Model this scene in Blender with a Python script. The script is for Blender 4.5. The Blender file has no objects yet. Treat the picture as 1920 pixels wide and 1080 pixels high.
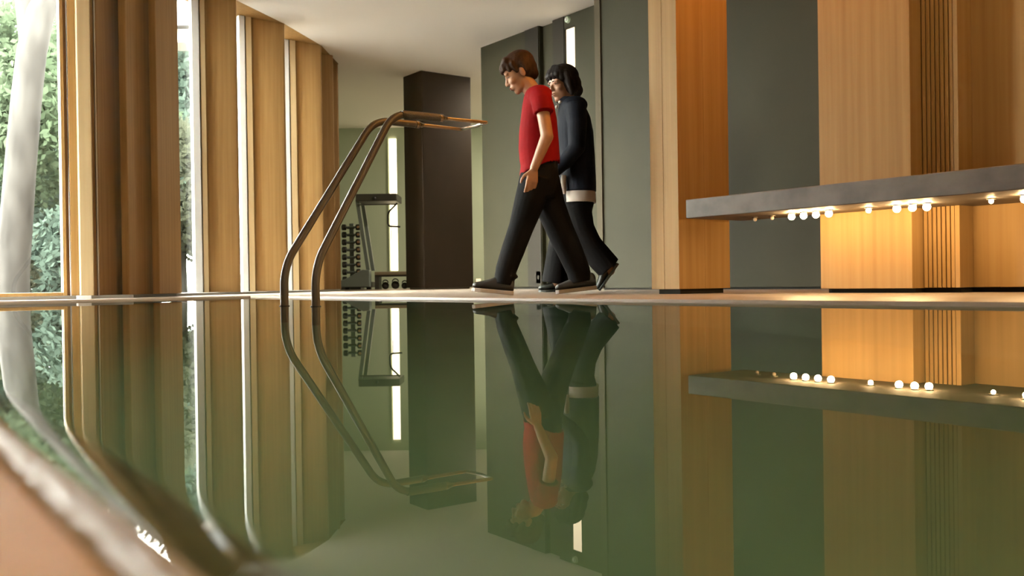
import bpy, bmesh, math, random
import numpy as np
from mathutils import Vector, Matrix
random.seed(7)
rng = np.random.default_rng(7)
SC = bpy.context.scene
COL = SC.collection

# ------------------------------------------------------------------ camera
# world axes: x runs across the pool, y along the pool away from the camera, z up; z = 0 is the water
CAM_YAW, CAM_PITCH, CAM_ROLL = math.radians(36.2), 10 / 1750.0, 0.0145
cd = bpy.data.cameras.new('camera')
cd.sensor_width = 36.0
cd.lens = 1750.0 / 1920.0 * 36.0
cd.clip_start, cd.clip_end = 0.01, 200
cd.dof.use_dof = True
cd.dof.focus_distance = 4.6
cd.dof.aperture_fstop = 5.0
cam = bpy.data.objects.new('camera', cd)
COL.objects.link(cam)
fw = Vector((math.sin(CAM_YAW) * math.cos(CAM_PITCH), math.cos(CAM_YAW) * math.cos(CAM_PITCH), -math.sin(CAM_PITCH)))
r0 = Vector((math.cos(CAM_YAW), -math.sin(CAM_YAW), 0))
u0 = r0.cross(fw)
rr = math.cos(CAM_ROLL) * r0 - math.sin(CAM_ROLL) * u0
uu = math.cos(CAM_ROLL) * u0 + math.sin(CAM_ROLL) * r0
cm = Matrix((rr, uu, -fw)).transposed().to_4x4()
cm.translation = Vector((0, 0, 0.083))
cam.matrix_world = cm
SC.camera = cam

# ------------------------------------------------------------------ sky and exposure
world = bpy.data.worlds.new('sky')
SC.world = world
world.use_nodes = True
wn = world.node_tree.nodes
wn['Background'].inputs[0].default_value = (1.0, 0.965, 0.90, 1)
wn['Background'].inputs[1].default_value = 68.0
SC.view_settings.view_transform = 'Standard'
SC.view_settings.look = 'None'
SC.view_settings.gamma = 1.0
SC.view_settings.use_curve_mapping = False
SC.view_settings.exposure = 0.85
try:
    SC.cycles.caustics_reflective = True
    SC.cycles.caustics_refractive = True
    SC.cycles.max_bounces = 10
    SC.cycles.diffuse_bounces = 5
    SC.cycles.transparent_max_bounces = 16
    SC.cycles.sample_clamp_indirect = 6.0
except Exception:
    pass

# ------------------------------------------------------------------ materials
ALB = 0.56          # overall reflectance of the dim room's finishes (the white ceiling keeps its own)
def tone(c, k=None):
    k = ALB if k is None else k
    return (c[0] * k, c[1] * k, c[2] * k, 1)

def new_mat(name):
    m = bpy.data.materials.new(name)
    m.use_nodes = True
    return m, m.node_tree.nodes, m.node_tree.links, m.node_tree.nodes['Principled BSDF']

def plain(name, col, rough=0.6, metal=0.0, spec=0.5, k=None):
    m, n, l, b = new_mat(name)
    b.inputs['Base Color'].default_value = tone(col, k)
    b.inputs['Roughness'].default_value = rough
    b.inputs['Metallic'].default_value = metal
    b.inputs['Specular IOR Level'].default_value = spec
    return m

def noisy(name, c1, c2, scale=(8, 8, 8), rough=0.6, bump=0.0, detail=4.0, lo=0.35, hi=0.65, metal=0.0, spec=0.5, k=None):
    m, n, l, b = new_mat(name)
    tc = n.new('ShaderNodeTexCoord')
    mp = n.new('ShaderNodeMapping')
    mp.inputs['Scale'].default_value = scale
    nz = n.new('ShaderNodeTexNoise')
    nz.inputs['Scale'].default_value = 1.0
    nz.inputs['Detail'].default_value = detail
    cr = n.new('ShaderNodeValToRGB')
    cr.color_ramp.elements[0].position, cr.color_ramp.elements[1].position = lo, hi
    cr.color_ramp.elements[0].color = tone(c1, k)
    cr.color_ramp.elements[1].color = tone(c2, k)
    l.new(tc.outputs['Object'], mp.inputs['Vector'])
    l.new(mp.outputs[0], nz.inputs['Vector'])
    l.new(nz.outputs['Fac'], cr.inputs[0])
    l.new(cr.outputs[0], b.inputs['Base Color'])
    b.inputs['Roughness'].default_value = rough
    b.inputs['Metallic'].default_value = metal
    b.inputs['Specular IOR Level'].default_value = spec
    if bump:
        bp = n.new('ShaderNodeBump')
        bp.inputs['Strength'].default_value = bump
        bp.inputs['Distance'].default_value = 0.01
        l.new(nz.outputs['Fac'], bp.inputs['Height'])
        l.new(bp.outputs[0], b.inputs['Normal'])
    return m

def emit(name, col, strength):
    m, n, l, b = new_mat(name)
    e = n.new('ShaderNodeEmission')
    e.inputs[0].default_value = (*col, 1)
    e.inputs[1].default_value = strength
    l.new(e.outputs[0], n['Material Output'].inputs['Surface'])
    return m

WOOD = noisy('fir_wood', (0.43, 0.25, 0.090), (0.54, 0.33, 0.130), (34, 34, 0.9), rough=0.55, detail=6, lo=0.3, hi=0.7, spec=0.12)
WOOD_FRAME = noisy('window_frame_wood', (0.42, 0.235, 0.07), (0.50, 0.30, 0.10), (34, 34, 0.9), rough=0.4, detail=6)
WOOD_PALE_LIT = noisy('pale_lit_jamb_wood', (0.58, 0.42, 0.22), (0.66, 0.49, 0.27), (34, 34, 0.9), rough=0.45, detail=6)  # pale tone also stands for daylight falling on the jamb
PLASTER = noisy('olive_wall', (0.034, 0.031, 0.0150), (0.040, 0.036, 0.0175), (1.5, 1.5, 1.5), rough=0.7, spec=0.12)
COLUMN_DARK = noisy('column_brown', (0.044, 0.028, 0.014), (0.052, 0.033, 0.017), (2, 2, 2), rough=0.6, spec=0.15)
SLOT_DARK = plain('dark_recess', (0.030, 0.025, 0.018), 0.7, 0.0, 0.08)
GYM_WALL = noisy('gym_wall_green', (0.40, 0.46, 0.34), (0.44, 0.50, 0.37), (1, 1, 1), rough=0.8, k=1.0)
CEIL = noisy('ceiling_white', (0.86, 0.83, 0.79), (0.88, 0.85, 0.81), (0.6, 0.6, 0.6), rough=0.8, k=1.0)
STONE = noisy('deck_limestone', (0.37, 0.29, 0.22), (0.45, 0.36, 0.28), (3, 3, 3), rough=0.42, detail=5, k=0.62)
STONE_WARMLIT = noisy('warmlit_poolside_stone', (0.42, 0.285, 0.185), (0.48, 0.33, 0.22), (5, 5, 5), rough=0.6, detail=5, spec=0.2, k=1.0)  # deck stone again, with warm lamplight put into its colour
LIPSTONE = noisy('wet_lip_stone', (0.40, 0.33, 0.24), (0.52, 0.44, 0.33), (140, 60, 90), rough=0.34, bump=0.35, detail=4)
GROOVE = plain('groove_dark', (0.03, 0.022, 0.016), 0.7)
BENCH = noisy('bench_concrete', (0.10, 0.078, 0.058), (0.175, 0.14, 0.108), (7, 7, 9), rough=0.6, detail=6, bump=0.15)
CURB = plain('curb_grey', (0.22, 0.20, 0.17), 0.35)
SILL = plain('sill_white', (0.45, 0.43, 0.39), 0.4)
ALU = plain('white_aluminium', (0.86, 0.85, 0.82), 0.35)
GREYLINE = plain('grey_gasket', (0.28, 0.25, 0.22), 0.5)
POOL = noisy('pool_green', (0.21, 0.29, 0.165), (0.245, 0.33, 0.19), (3, 3, 3), rough=0.6, k=0.62)
STEEL = plain('brushed_steel', (0.16, 0.135, 0.10), 0.45, 0.4)
STEEL_THIN = plain('polished_steel', (0.72, 0.66, 0.58), 0.20, 1.0)
GRIP = noisy('grip_sleeve', (0.075, 0.060, 0.045), (0.11, 0.09, 0.07), (200, 200, 200), rough=0.5, bump=0.3)
BLACK = plain('black_rubber', (0.018, 0.016, 0.014), 0.5)
GYMGREY = plain('gym_grey_metal', (0.23, 0.27, 0.25), 0.4)
GYMDARK = plain('gym_dark_plastic', (0.07, 0.065, 0.05), 0.5)
COPPER_GLINT = plain('copper_glint', (0.72, 0.42, 0.26), 0.35, 0.6)
TAN = plain('tan_pad', (0.36, 0.29, 0.18), 0.6)
WHITE = plain('white_plastic', (0.88, 0.88, 0.86), 0.4)
BARK = noisy('pale_bark', (0.040, 0.037, 0.034), (0.088, 0.083, 0.077), (6, 6, 1.6), rough=0.95, detail=5, lo=0.3, hi=0.6, k=0.30, spec=0.05)
LITTER = noisy('leaf_litter', (0.014, 0.013, 0.012), (0.040, 0.037, 0.036), (3, 3, 3), rough=0.9, detail=8, k=0.36)
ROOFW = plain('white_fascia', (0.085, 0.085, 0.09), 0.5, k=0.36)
BULB = emit('warm_bulb', (1.0, 0.66, 0.30), 180.0)
BULB_OFF = plain('unlit_bulb', (0.75, 0.62, 0.5), 0.3)
SLOTLIGHT = emit('slot_light', (1.0, 0.80, 0.52), 1.9)
SLOTLIGHT_GYM = emit('slot_light_gym', (1.0, 0.80, 0.50), 3.0)
STEPLIGHT = emit('step_light', (1.0, 0.72, 0.42), 0.9)
DOWNLIGHT = emit('amber_downlight', (1.0, 0.37, 0.055), 1000.0)
DOWNLIGHT_B = emit('warm_downlight', (1.0, 0.58, 0.15), 480.0)
GYMFILL = emit('gym_fill', (1.0, 0.86, 0.66), 160.0)
POOLFILL = emit('underwater_fill', (1.0, 0.98, 0.86), 90.0)
SKIN = noisy('skin_boy', (0.56, 0.28, 0.145), (0.62, 0.32, 0.165), (20, 20, 20), rough=0.5)
SKIN_W = noisy('skin_woman', (0.42, 0.20, 0.105), (0.46, 0.225, 0.12), (20, 20, 20), rough=0.5)
LIPS = plain('lips', (0.42, 0.16, 0.12), 0.45)
HAIR_B = noisy('brown_hair', (0.035, 0.016, 0.008), (0.065, 0.030, 0.015), (60, 60, 18), rough=0.6, bump=0.4, spec=0.12)
HAIR_W = noisy('black_hair', (0.009, 0.006, 0.005), (0.016, 0.011, 0.009), (60, 60, 12), rough=0.6, bump=0.4, spec=0.12)
RED = noisy('red_cotton', (0.29, 0.006, 0.009), (0.35, 0.008, 0.011), (9, 9, 9), rough=0.8, bump=0.25, spec=0.08)
TROUS = noisy('dark_trousers', (0.006, 0.006, 0.0065), (0.010, 0.0095, 0.0105), (12, 12, 6), rough=0.8, bump=0.5, spec=0.08)
TROUS_W = noisy('black_trousers', (0.005, 0.0045, 0.0045), (0.008, 0.007, 0.007), (12, 12, 6), rough=0.8, bump=0.5, spec=0.08)
NAVY = noisy('navy_jacket', (0.007, 0.009, 0.015), (0.012, 0.0145, 0.022), (9, 9, 6), rough=0.7, bump=0.5, spec=0.08)
SHIRTW = plain('white_shirt', (0.60, 0.50, 0.42), 0.8)
SHOE = plain('black_shoe', (0.018, 0.018, 0.017), 0.45)
SHOE_W = plain('black_green_shoe', (0.020, 0.026, 0.020), 0.45)
SOLE = plain('white_sole', (0.55, 0.50, 0.46), 0.6)
EYEW = plain('eye_white', (0.70, 0.66, 0.60), 0.3)
IRIS = plain('iris_dark', (0.02, 0.014, 0.01), 0.3)

def leafmat(name, c1, c2):
    m, n, l, b = new_mat(name)
    tc = n.new('ShaderNodeTexCoord')
    nz = n.new('ShaderNodeTexNoise')
    nz.inputs['Scale'].default_value = 1.3
    cr = n.new('ShaderNodeValToRGB')
    cr.color_ramp.elements[0].position, cr.color_ramp.elements[1].position = 0.35, 0.65
    cr.color_ramp.elements[0].color = tone(c1, 0.56)
    cr.color_ramp.elements[1].color = tone(c2, 0.56)
    d, t, mx = n.new('ShaderNodeBsdfDiffuse'), n.new('ShaderNodeBsdfTranslucent'), n.new('ShaderNodeMixShader')
    l.new(tc.outputs['Object'], nz.inputs['Vector'])
    l.new(nz.outputs['Fac'], cr.inputs[0])
    l.new(cr.outputs[0], d.inputs[0])
    l.new(cr.outputs[0], t.inputs[0])
    mx.inputs[0].default_value = 0.55
    l.new(d.outputs[0], mx.inputs[1])
    l.new(t.outputs[0], mx.inputs[2])
    l.new(mx.outputs[0], n['Material Output'].inputs['Surface'])
    return m
LEAF_A = leafmat('leaf_mid_green', (0.058, 0.082, 0.048), (0.085, 0.112, 0.071))
LEAF_B = leafmat('leaf_deep_green', (0.045, 0.065, 0.052), (0.065, 0.089, 0.071))
LEAF_C = leafmat('leaf_olive', (0.050, 0.055, 0.036), (0.072, 0.077, 0.054))

def glass_mat():
    m, n, l, b = new_mat('window_glass')
    g, t, mx, fr = n.new('ShaderNodeBsdfGlossy'), n.new('ShaderNodeBsdfTransparent'), n.new('ShaderNodeMixShader'), n.new('ShaderNodeFresnel')
    g.inputs['Roughness'].default_value = 0.0
    t.inputs[0].default_value = (0.93, 0.96, 0.95, 1)
    ge, ir = n.new('ShaderNodeNewGeometry'), n.new('ShaderNodeMapRange')      # the same reflectance from both sides of the pane
    ir.inputs['To Min'].default_value, ir.inputs['To Max'].default_value = 1.5, 1 / 1.5
    l.new(ge.outputs['Backfacing'], ir.inputs['Value'])
    l.new(ir.outputs[0], fr.inputs[0])
    l.new(fr.outputs[0], mx.inputs[0])
    l.new(t.outputs[0], mx.inputs[1])
    l.new(g.outputs[0], mx.inputs[2])
    l.new(mx.outputs[0], n['Material Output'].inputs['Surface'])
    return m
GLASS = glass_mat()

def water_mat():
    m, n, l, b = new_mat('pool_water')
    g, t, mx, fr = n.new('ShaderNodeBsdfGlossy'), n.new('ShaderNodeBsdfRefraction'), n.new('ShaderNodeMixShader'), n.new('ShaderNodeFresnel')
    g.inputs['Roughness'].default_value = 0.0
    g.inputs[0].default_value = (1, 1, 1, 1)
    t.inputs['Color'].default_value = (0.80, 0.95, 0.80, 1)
    t.inputs['IOR'].default_value = 1.33
    t.inputs['Roughness'].default_value = 0.0
    fr.inputs[0].default_value = 1.33
    l.new(fr.outputs[0], mx.inputs[0])
    l.new(t.outputs[0], mx.inputs[1])
    l.new(g.outputs[0], mx.inputs[2])
    l.new(mx.outputs[0], n['Material Output'].inputs['Surface'])
    return m
WATER = water_mat()

# ------------------------------------------------------------------ mesh helpers
class MB:
    def __init__(self):
        self.v, self.f = [], []
    def add(self, vs, fs):
        b = len(self.v)
        self.v += [tuple(p) for p in vs]
        self.f += [tuple(b + i for i in q) for q in fs]
        return self
    def box(self, x0, x1, y0, y1, z0, z1):
        vs = [(x0, y0, z0), (x1, y0, z0), (x1, y1, z0), (x0, y1, z0), (x0, y0, z1), (x1, y0, z1), (x1, y1, z1), (x0, y1, z1)]
        return self.add(vs, [(0, 3, 2, 1), (4, 5, 6, 7), (0, 1, 5, 4), (1, 2, 6, 5), (2, 3, 7, 6), (3, 0, 4, 7)])
    def prism(self, poly, z0, z1):          # poly counter-clockwise seen from above
        n = len(poly)
        vs = [(x, y, z0) for x, y in poly] + [(x, y, z1) for x, y in poly]
        return self.add(vs, [tuple(range(n - 1, -1, -1)), tuple(range(n, 2 * n))] + [(i, (i + 1) % n, n + (i + 1) % n, n + i) for i in range(n)])
    def rounded(self, x0, x1, y0, y1, z0, z1, r, seg=4):
        pts = []
        for cx, cy, a in ((x1 - r, y1 - r, 0), (x0 + r, y1 - r, 90), (x0 + r, y0 + r, 180), (x1 - r, y0 + r, 270)):
            for i in range(seg + 1):
                t = math.radians(a + 90 * i / seg)
                pts.append((cx + r * math.cos(t), cy + r * math.sin(t)))
        return self.prism(pts, z0, z1)
    def wall(self, p, q, t, z0, z1):        # thick wall from p to q, thickness t to the right-hand side of the direction
        p, q = Vector(p), Vector(q)
        d = (q - p).normalized()
        n = Vector((d.y, -d.x)) * t
        poly = [p, p + n, q + n, q]
        return self.prism([tuple(a) for a in poly], z0, z1)
    def loft(self, rings, cap=True):        # rings: lists of equal numbers of points
        b = len(self.v)
        n = len(rings[0])
        for r in rings:
            self.v += [tuple(p) for p in r]
        for k in range(len(rings) - 1):
            for i in range(n):
                j = (i + 1) % n
                self.f.append((b + k * n + i, b + k * n + j, b + (k + 1) * n + j, b + (k + 1) * n + i))
        if cap:
            self.f.append(tuple(b + i for i in range(n - 1, -1, -1)))
            self.f.append(tuple(b + (len(rings) - 1) * n + i for i in range(n)))
        return self
    def tube(self, pts, rad, n=14, squash=1.0, up=None):
        pts = [Vector(p) for p in pts]
        rad = [rad] * len(pts) if isinstance(rad, (int, float)) else rad
        rings, prev = [], None
        for i, p in enumerate(pts):
            d = (pts[min(i + 1, len(pts) - 1)] - pts[max(i - 1, 0)]).normalized()
            a = (prev if prev is not None else (Vector(up) if up else (Vector((0, 0, 1)) if abs(d.z) < 0.9 else Vector((1, 0, 0)))))
            a = (a - d * a.dot(d)).normalized()
            prev = a
            c = d.cross(a)
            rings.append([p + a * (math.cos(2 * math.pi * k / n) * rad[i]) + c * (math.sin(2 * math.pi * k / n) * rad[i] * squash) for k in range(n)])
        return self.loft(rings)
    def ell(self, c, r, rot=None, nu=16, nv=10):
        c = Vector(c)
        r = (r, r, r) if isinstance(r, (int, float)) else r
        vs, fs = [], []
        M = rot if rot is not None else Matrix.Identity(3)
        vs.append(c + M @ Vector((0, 0, r[2])))
        for i in range(1, nv):
            t = math.pi * i / nv
            for k in range(nu):
                a = 2 * math.pi * k / nu
                vs.append(c + M @ Vector((r[0] * math.sin(t) * math.cos(a), r[1] * math.sin(t) * math.sin(a), r[2] * math.cos(t))))
        vs.append(c + M @ Vector((0, 0, -r[2])))
        for k in range(nu):
            fs.append((0, 1 + k, 1 + (k + 1) % nu))
        for i in range(nv - 2):
            for k in range(nu):
                a, b2 = 1 + i * nu + k, 1 + i * nu + (k + 1) % nu
                fs.append((a, a + nu, b2 + nu, b2))
        last = len(vs) - 1
        o = 1 + (nv - 2) * nu
        for k in range(nu):
            fs.append((last, o + (k + 1) % nu, o + k))
        return self.add(vs, fs)
    def cap(self, p, q, r1, r2, n=14):      # tapered limb with round ends
        p, q = Vector(p), Vector(q)
        self.tube([p, p.lerp(q, 0.5), q], [r1, (r1 + r2) / 2, r2], n)
        self.ell(p, r1, nu=n, nv=8)
        self.ell(q, r2, nu=n, nv=8)
        return self
    def build(self, name, mat, parent=None, smooth=False, bevel=0.0, angle=40):
        off = parent.get('_base', None) if parent is not None else None
        me = bpy.data.meshes.new(name)
        vs = self.v
        if off is not None:
            vs = [(a - off[0], b - off[1], c - off[2]) for a, b, c in vs]
        me.from_pydata(vs, [], self.f)
        me.validate()
        me.materials.append(mat)
        o = bpy.data.objects.new(name, me)
        COL.objects.link(o)
        if parent is not None:
            o.parent = parent
            if off is not None:
                o['_base'] = off
        if bevel:
            md = o.modifiers.new('edge', 'BEVEL')
            md.width, md.segments, md.limit_method = bevel, 2, 'ANGLE'
        if smooth:
            me.shade_smooth()
            me.set_sharp_from_angle(angle=math.radians(angle))
        return o

def tag(o, label=None, cat=None, group=None, kind=None):
    if label: o['label'] = label
    if cat: o['category'] = cat
    if group: o['group'] = group
    if kind: o['kind'] = kind
    return o

def thing(name, label, cat, loc, group=None):
    o = bpy.data.objects.new(name, None)
    COL.objects.link(o)
    o.empty_display_size = 0.1
    o.location = loc
    o['_base'] = tuple(loc)
    return tag(o, label, cat, group)

def struct(o, label=None):
    return tag(o, label, kind='structure')

def fused(mb, name, mat, parent, voxel, smooth=4, factor=0.5):
    """one continuous skin over overlapping shapes"""
    o = mb.build(name, mat, parent)
    r = o.modifiers.new('fuse', 'REMESH')
    r.mode, r.voxel_size, r.use_smooth_shade = 'VOXEL', voxel, True
    s = o.modifiers.new('soft', 'SMOOTH')
    s.factor, s.iterations = factor, smooth
    dg = bpy.context.evaluated_depsgraph_get()
    me = bpy.data.meshes.new_from_object(o.evaluated_get(dg))
    o.modifiers.clear()
    old = o.data
    o.data = me
    bpy.data.meshes.remove(old)
    me.name = name
    me.shade_smooth()
    if not me.materials:
        me.materials.append(mat)
    return o

H = 2.75            # ceiling height above the water
DK = 0.012          # deck level above the water

# ------------------------------------------------------------------ the setting: floor, pool, water
fl = MB()
fl.box(2.53, 10.0, -3.5, 16.6, -0.20, DK)
fl.box(-1.6, 2.53, 6.75, 7.20, -0.20, DK)
fl.prism([(1.70, 7.20), (2.53, 7.20), (2.53, 8.06)], -0.20, DK)
struct(fl.build('floor', STONE))
nd = MB().box(-1.75, 0.0555, -3.5, 6.75, -0.20, 0.0125)
struct(nd.build('floor_poolside', STONE_WARMLIT, bevel=0.003))
gr = MB().box(0.0555, 0.0635, -3.5, 6.75, -0.20, -0.018)
struct(gr.build('trim_1', GROOVE))
prof = [(0.0635, -0.20), (0.118, -0.20), (0.118, -0.030), (0.114, -0.020), (0.108, -0.0135), (0.102, -0.0095), (0.096, -0.0065), (0.091, -0.0038), (0.086, -0.0014), (0.082, 0.0005), (0.077, 0.0022), (0.072, 0.0028), (0.067, 0.0022), (0.0645, 0.0), (0.0635, -0.004)]
lp = MB()
lp.loft([[(x, y, z) for x, z in prof][::-1] for y in np.linspace(-3.5, 6.75, 40)])
struct(lp.build('trim_2', LIPSTONE, smooth=True, angle=60))
pb = MB()
X0, X1, Y0, Y1, ZB = 0.119, 2.528, -3.45, 6.748, -1.55
pb.add([(X0, Y0, ZB), (X1, Y0, ZB), (X1, Y1, ZB), (X0, Y1, ZB), (X0, Y0, -0.03), (X1, Y0, -0.002), (X1, Y1, -0.002), (X0, Y1, -0.03)],
       [(0, 1, 2, 3), (0, 4, 5, 1), (1, 5, 6, 2), (2, 6, 7, 3), (3, 7, 4, 0)])
struct(pb.build('pool_basin', POOL))
# water with the overflow dipping to the near lip
us = [0.0865, 0.0885, 0.0905, 0.093, 0.096, 0.0995, 0.1035, 0.108, 0.113, 0.119, 0.126, 0.134, 0.143, 0.16, 0.2, 0.5, 1.2, 2.5265]
def wz(x):
    d = max(0.0, 1 - (x - 0.0865) / 0.030)
    return -0.0020 * d ** 2.6
ys = list(np.linspace(-3.44, 6.746, 24))
wm = MB()
wv = [(x, y, wz(x)) for y in ys for x in us]
nn = len(us)
wm.add(wv, [(j * nn + i, j * nn + i + 1, (j + 1) * nn + i + 1, (j + 1) * nn + i) for j in range(len(ys) - 1) for i in range(nn - 1)])
struct(wm.build('pool_water', WATER, smooth=True, angle=180))
for k, (px, py, pz) in enumerate(((0.119, 5.2, -0.6), (0.119, 2.4, -0.6), (0.119, 0.6, -0.6), (0.119, -1.6, -0.6))):  # unseen lamps added to light the basin
    t = thing('added_pool_lamp', ['added underwater fill lamp at the far end of the near pool side', 'added underwater fill lamp across from the handrail', 'added underwater fill lamp below the wet stone lip', 'added underwater fill lamp at the near pool end'][k], 'pool light', (px, py, pz), 'added underwater fill lamps')
    MB().tube([(0.1195, py, pz), (0.140, py, pz)], [0.10, 0.095], 24).build('housing', STEEL_THIN, t, smooth=True)
    MB().tube([(0.1405, py, pz), (0.148, py, pz)], [0.085, 0.07], 24).build('lens', POOLFILL, t, smooth=True)

# ------------------------------------------------------------------ ceiling and soffit
inner = [(-1.75, -3.5), (10.0, -3.5), (10.0, 12.5), (6.3, 15.2), (4.997, 10.3), (4.463, 9.62), (3.78, 9.02), (3.104, 8.52), (2.36, 7.87), (1.77, 7.17), (-1.75, 7.17)]
struct(MB().prism(inner, H, H + 0.2).build('ceiling', CEIL))
sof = [(1.77, 7.17), (2.36, 7.87), (3.104, 8.52), (3.78, 9.02), (4.463, 9.62), (4.997, 10.3), (6.3, 15.2), (5.9, 15.3), (4.55, 10.55), (3.95, 9.95), (3.25, 9.2), (2.62, 8.72), (1.9, 8.15), (1.4, 7.5), (-1.75, 7.5), (-1.75, 7.17)]
struct(MB().prism(sof, H + 0.002, H + 0.2).build('trim_3', WOOD))

# ------------------------------------------------------------------ left: big window
w1 = struct(thing('window_1', None, None, (1.3, 7.15, 0.036)))
MB().box(0.68, 1.334, 7.150, 7.162, 0.055, 2.70).build('pane', GLASS, w1)
wf = MB()
wf.box(1.323, 1.349, 7.115, 7.19, 0.036, H)
wf.box(1.352, 1.372, 7.140, 7.19, 0.036, H)
wf.box(1.376, 1.426, 7.118, 7.19, 0.036, H)
wf.box(0.68, 1.323, 7.115, 7.19, 0.036, 0.061)
wf.box(0.62, 0.68, 7.115, 7.19, 0.036, H)
wf.box(0.68, 1.323, 7.115, 7.19, 2.69, H)
wf.build('window_frame', WOOD_FRAME, w1, bevel=0.003)
MB().box(1.3205, 1.3235, 7.135, 7.15, 0.061, 2.69).build('glazing_bead', GREYLINE, w1)
MB().rounded(1.427, 1.521, 7.085, 7.20, 0.036, H, 0.008).build('jamb', WOOD_PALE_LIT, w1)
MB().box(1.5215, 1.547, 7.125, 7.20, 0.036, H).build('jamb_return', WOOD_FRAME, w1)
MB().box(1.548, 1.557, 7.105, 7.20, 0.036, H).build('seal_strip', ALU, w1)
struct(MB().box(-1.65, 0.618, 7.10, 7.22, 0.036, H).build('wall_window_end', WOOD))  # unseen stretch of window walled up to cut daylight on the panelling
# curbs
cb = MB()
cb.box(-1.6, 1.78, 7.075, 7.24, DK, 0.0355)
struct(cb.build('trim_4', CURB))
cl = MB()
line = [(1.70, 7.20), (2.30, 7.80), (3.02, 8.45), (3.70, 8.95), (4.40, 9.55), (4.95, 10.25)]
c0 = MB().wall((2.30, 7.80), (1.70, 7.20), 0.42, DK - 0.002, 0.034)
struct(c0.build('trim_9', CURB))
for p, q in zip(line[1:-1], line[2:]):
    cl.wall(q, p, 0.42, DK - 0.002, 0.034)
struct(cl.build('trim_5', SILL))

# timber fins along the glass
def fin(x0, x1, y, th, label):
    o = MB().rounded(x0, x1, y, y + th, 0.0345, H - 0.0005, min(0.03, th * 0.32), 5).build('timber_fin', WOOD, None, smooth=True, angle=50)
    return tag(o, label, 'wooden fin', 'timber fins along the windows')
def canted_fin(p, q, label):
    o = MB().wall(p, q, -0.055, 0.0345, H - 0.0005).build('timber_fin', WOOD, None, bevel=0.006)
    return tag(o, label, 'wooden fin', 'timber fins along the windows')
canted_fin((1.572, 7.150), (1.872, 7.550), 'shaded brown canted timber fin next to the big window jamb')
canted_fin((1.800, 7.262), (2.143, 7.719), 'shaded brown canted timber fin, second from the big window jamb')
canted_fin((2.070, 7.452), (2.353, 7.829), 'shaded brown canted timber fin bordering the first gap of garden view')
fin(2.79, 3.104, 8.50, 0.11, 'tall honey coloured timber fin right of the first gap of garden view')
fin(3.416, 3.78, 9.00, 0.11, 'honey coloured timber fin behind the left ladder rail, middle of the lit three')
fin(4.136, 4.463, 9.60, 0.11, 'honey coloured timber fin crossed by both ladder rails, farthest lit one')
fin(4.50, 4.768, 9.95, 0.10, 'darker timber fin right behind the farthest honey coloured fin')
fin(4.79, 4.998, 10.30, 0.10, 'last dark timber fin edge before the exercise corner')
# solid backing where no glass is
bk = MB()
bk.wall((2.02, 8.02), (1.465, 7.205), 0.06, DK, H)
struct(bk.build('wall_fins', WOOD))
bk = MB()
bk.wall((4.75, 10.42), (4.20, 9.72), 0.06, DK, H)
struct(bk.build('wall_fins_far', WOOD))
# glass bays between the fins
def bay(name, p, q, mull):
    w = struct(thing(name, None, None, (p[0], p[1], 0.034)))
    MB().wall(q, p, 0.012, 0.05, H).build('pane', GLASS, w)
    x0, x1, y = mull
    MB().box(x0, x1, y, y + 0.07, 0.034, H).build('mullion', ALU, w, bevel=0.004)
    MB().box(x1, x1 + 0.012, y + 0.02, y + 0.06, 0.034, H).build('gasket', GREYLINE, w)
    return w
b1 = bay('window_2', (2.03, 8.03), (2.68, 8.52), (2.667, 2.734, 8.47))
MB().box(2.746, 2.789, 8.475, 8.58, 0.034, H).build('jamb', WOOD_PALE_LIT, b1)
b2 = bay('window_3', (2.735, 8.56), (3.29, 9.01), (3.287, 3.346, 8.97))
MB().box(3.359, 3.415, 8.975, 9.08, 0.034, H).build('jamb', WOOD_PALE_LIT, b2)
b3 = bay('window_4', (3.35, 9.06), (3.998, 9.60), (3.996, 4.056, 9.57))
MB().box(4.069, 4.135, 9.575, 9.68, 0.034, H).build('jamb', WOOD_PALE_LIT, b3)

# window wall on the camera's left, out of the picture: glazing cut down to steer daylight
wl = struct(thing('window_5', None, None, (-1.7, 0, DK)))
MB().box(-1.71, -1.70, 5.64, 7.10, DK, H).build('pane', GLASS, wl)
ml = MB()
for y in (5.62, 6.33, 7.04):
    ml.box(-1.75, -1.66, y, y + 0.05, DK, H)
ml.build('mullion', WOOD, wl)
struct(MB().box(-1.75, -1.65, -3.5, 5.61, DK, H).box(-1.65, 0.04, 5.48, 5.61, DK + 0.001, H).build('wall_left_and_screen', WOOD))  # stub wall added out of view to screen daylight off the panelling

# ------------------------------------------------------------------ right: walls
sg = MB().box(6.0, 6.15, 5.4, 7.08, 0.036, H).box(6.0, 6.15, 7.245, 7.432, 0.036, H).box(6.0, 6.15, 7.655, 8.73, 0.036, H)
sg.box(6.0, 6.15, 7.08, 7.245, 2.63, H).box(6.0, 6.15, 7.08, 7.245, 0.036, 0.20)
sg.box(6.15, 10.0, 8.58, 8.73, 0.036, H)
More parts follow.
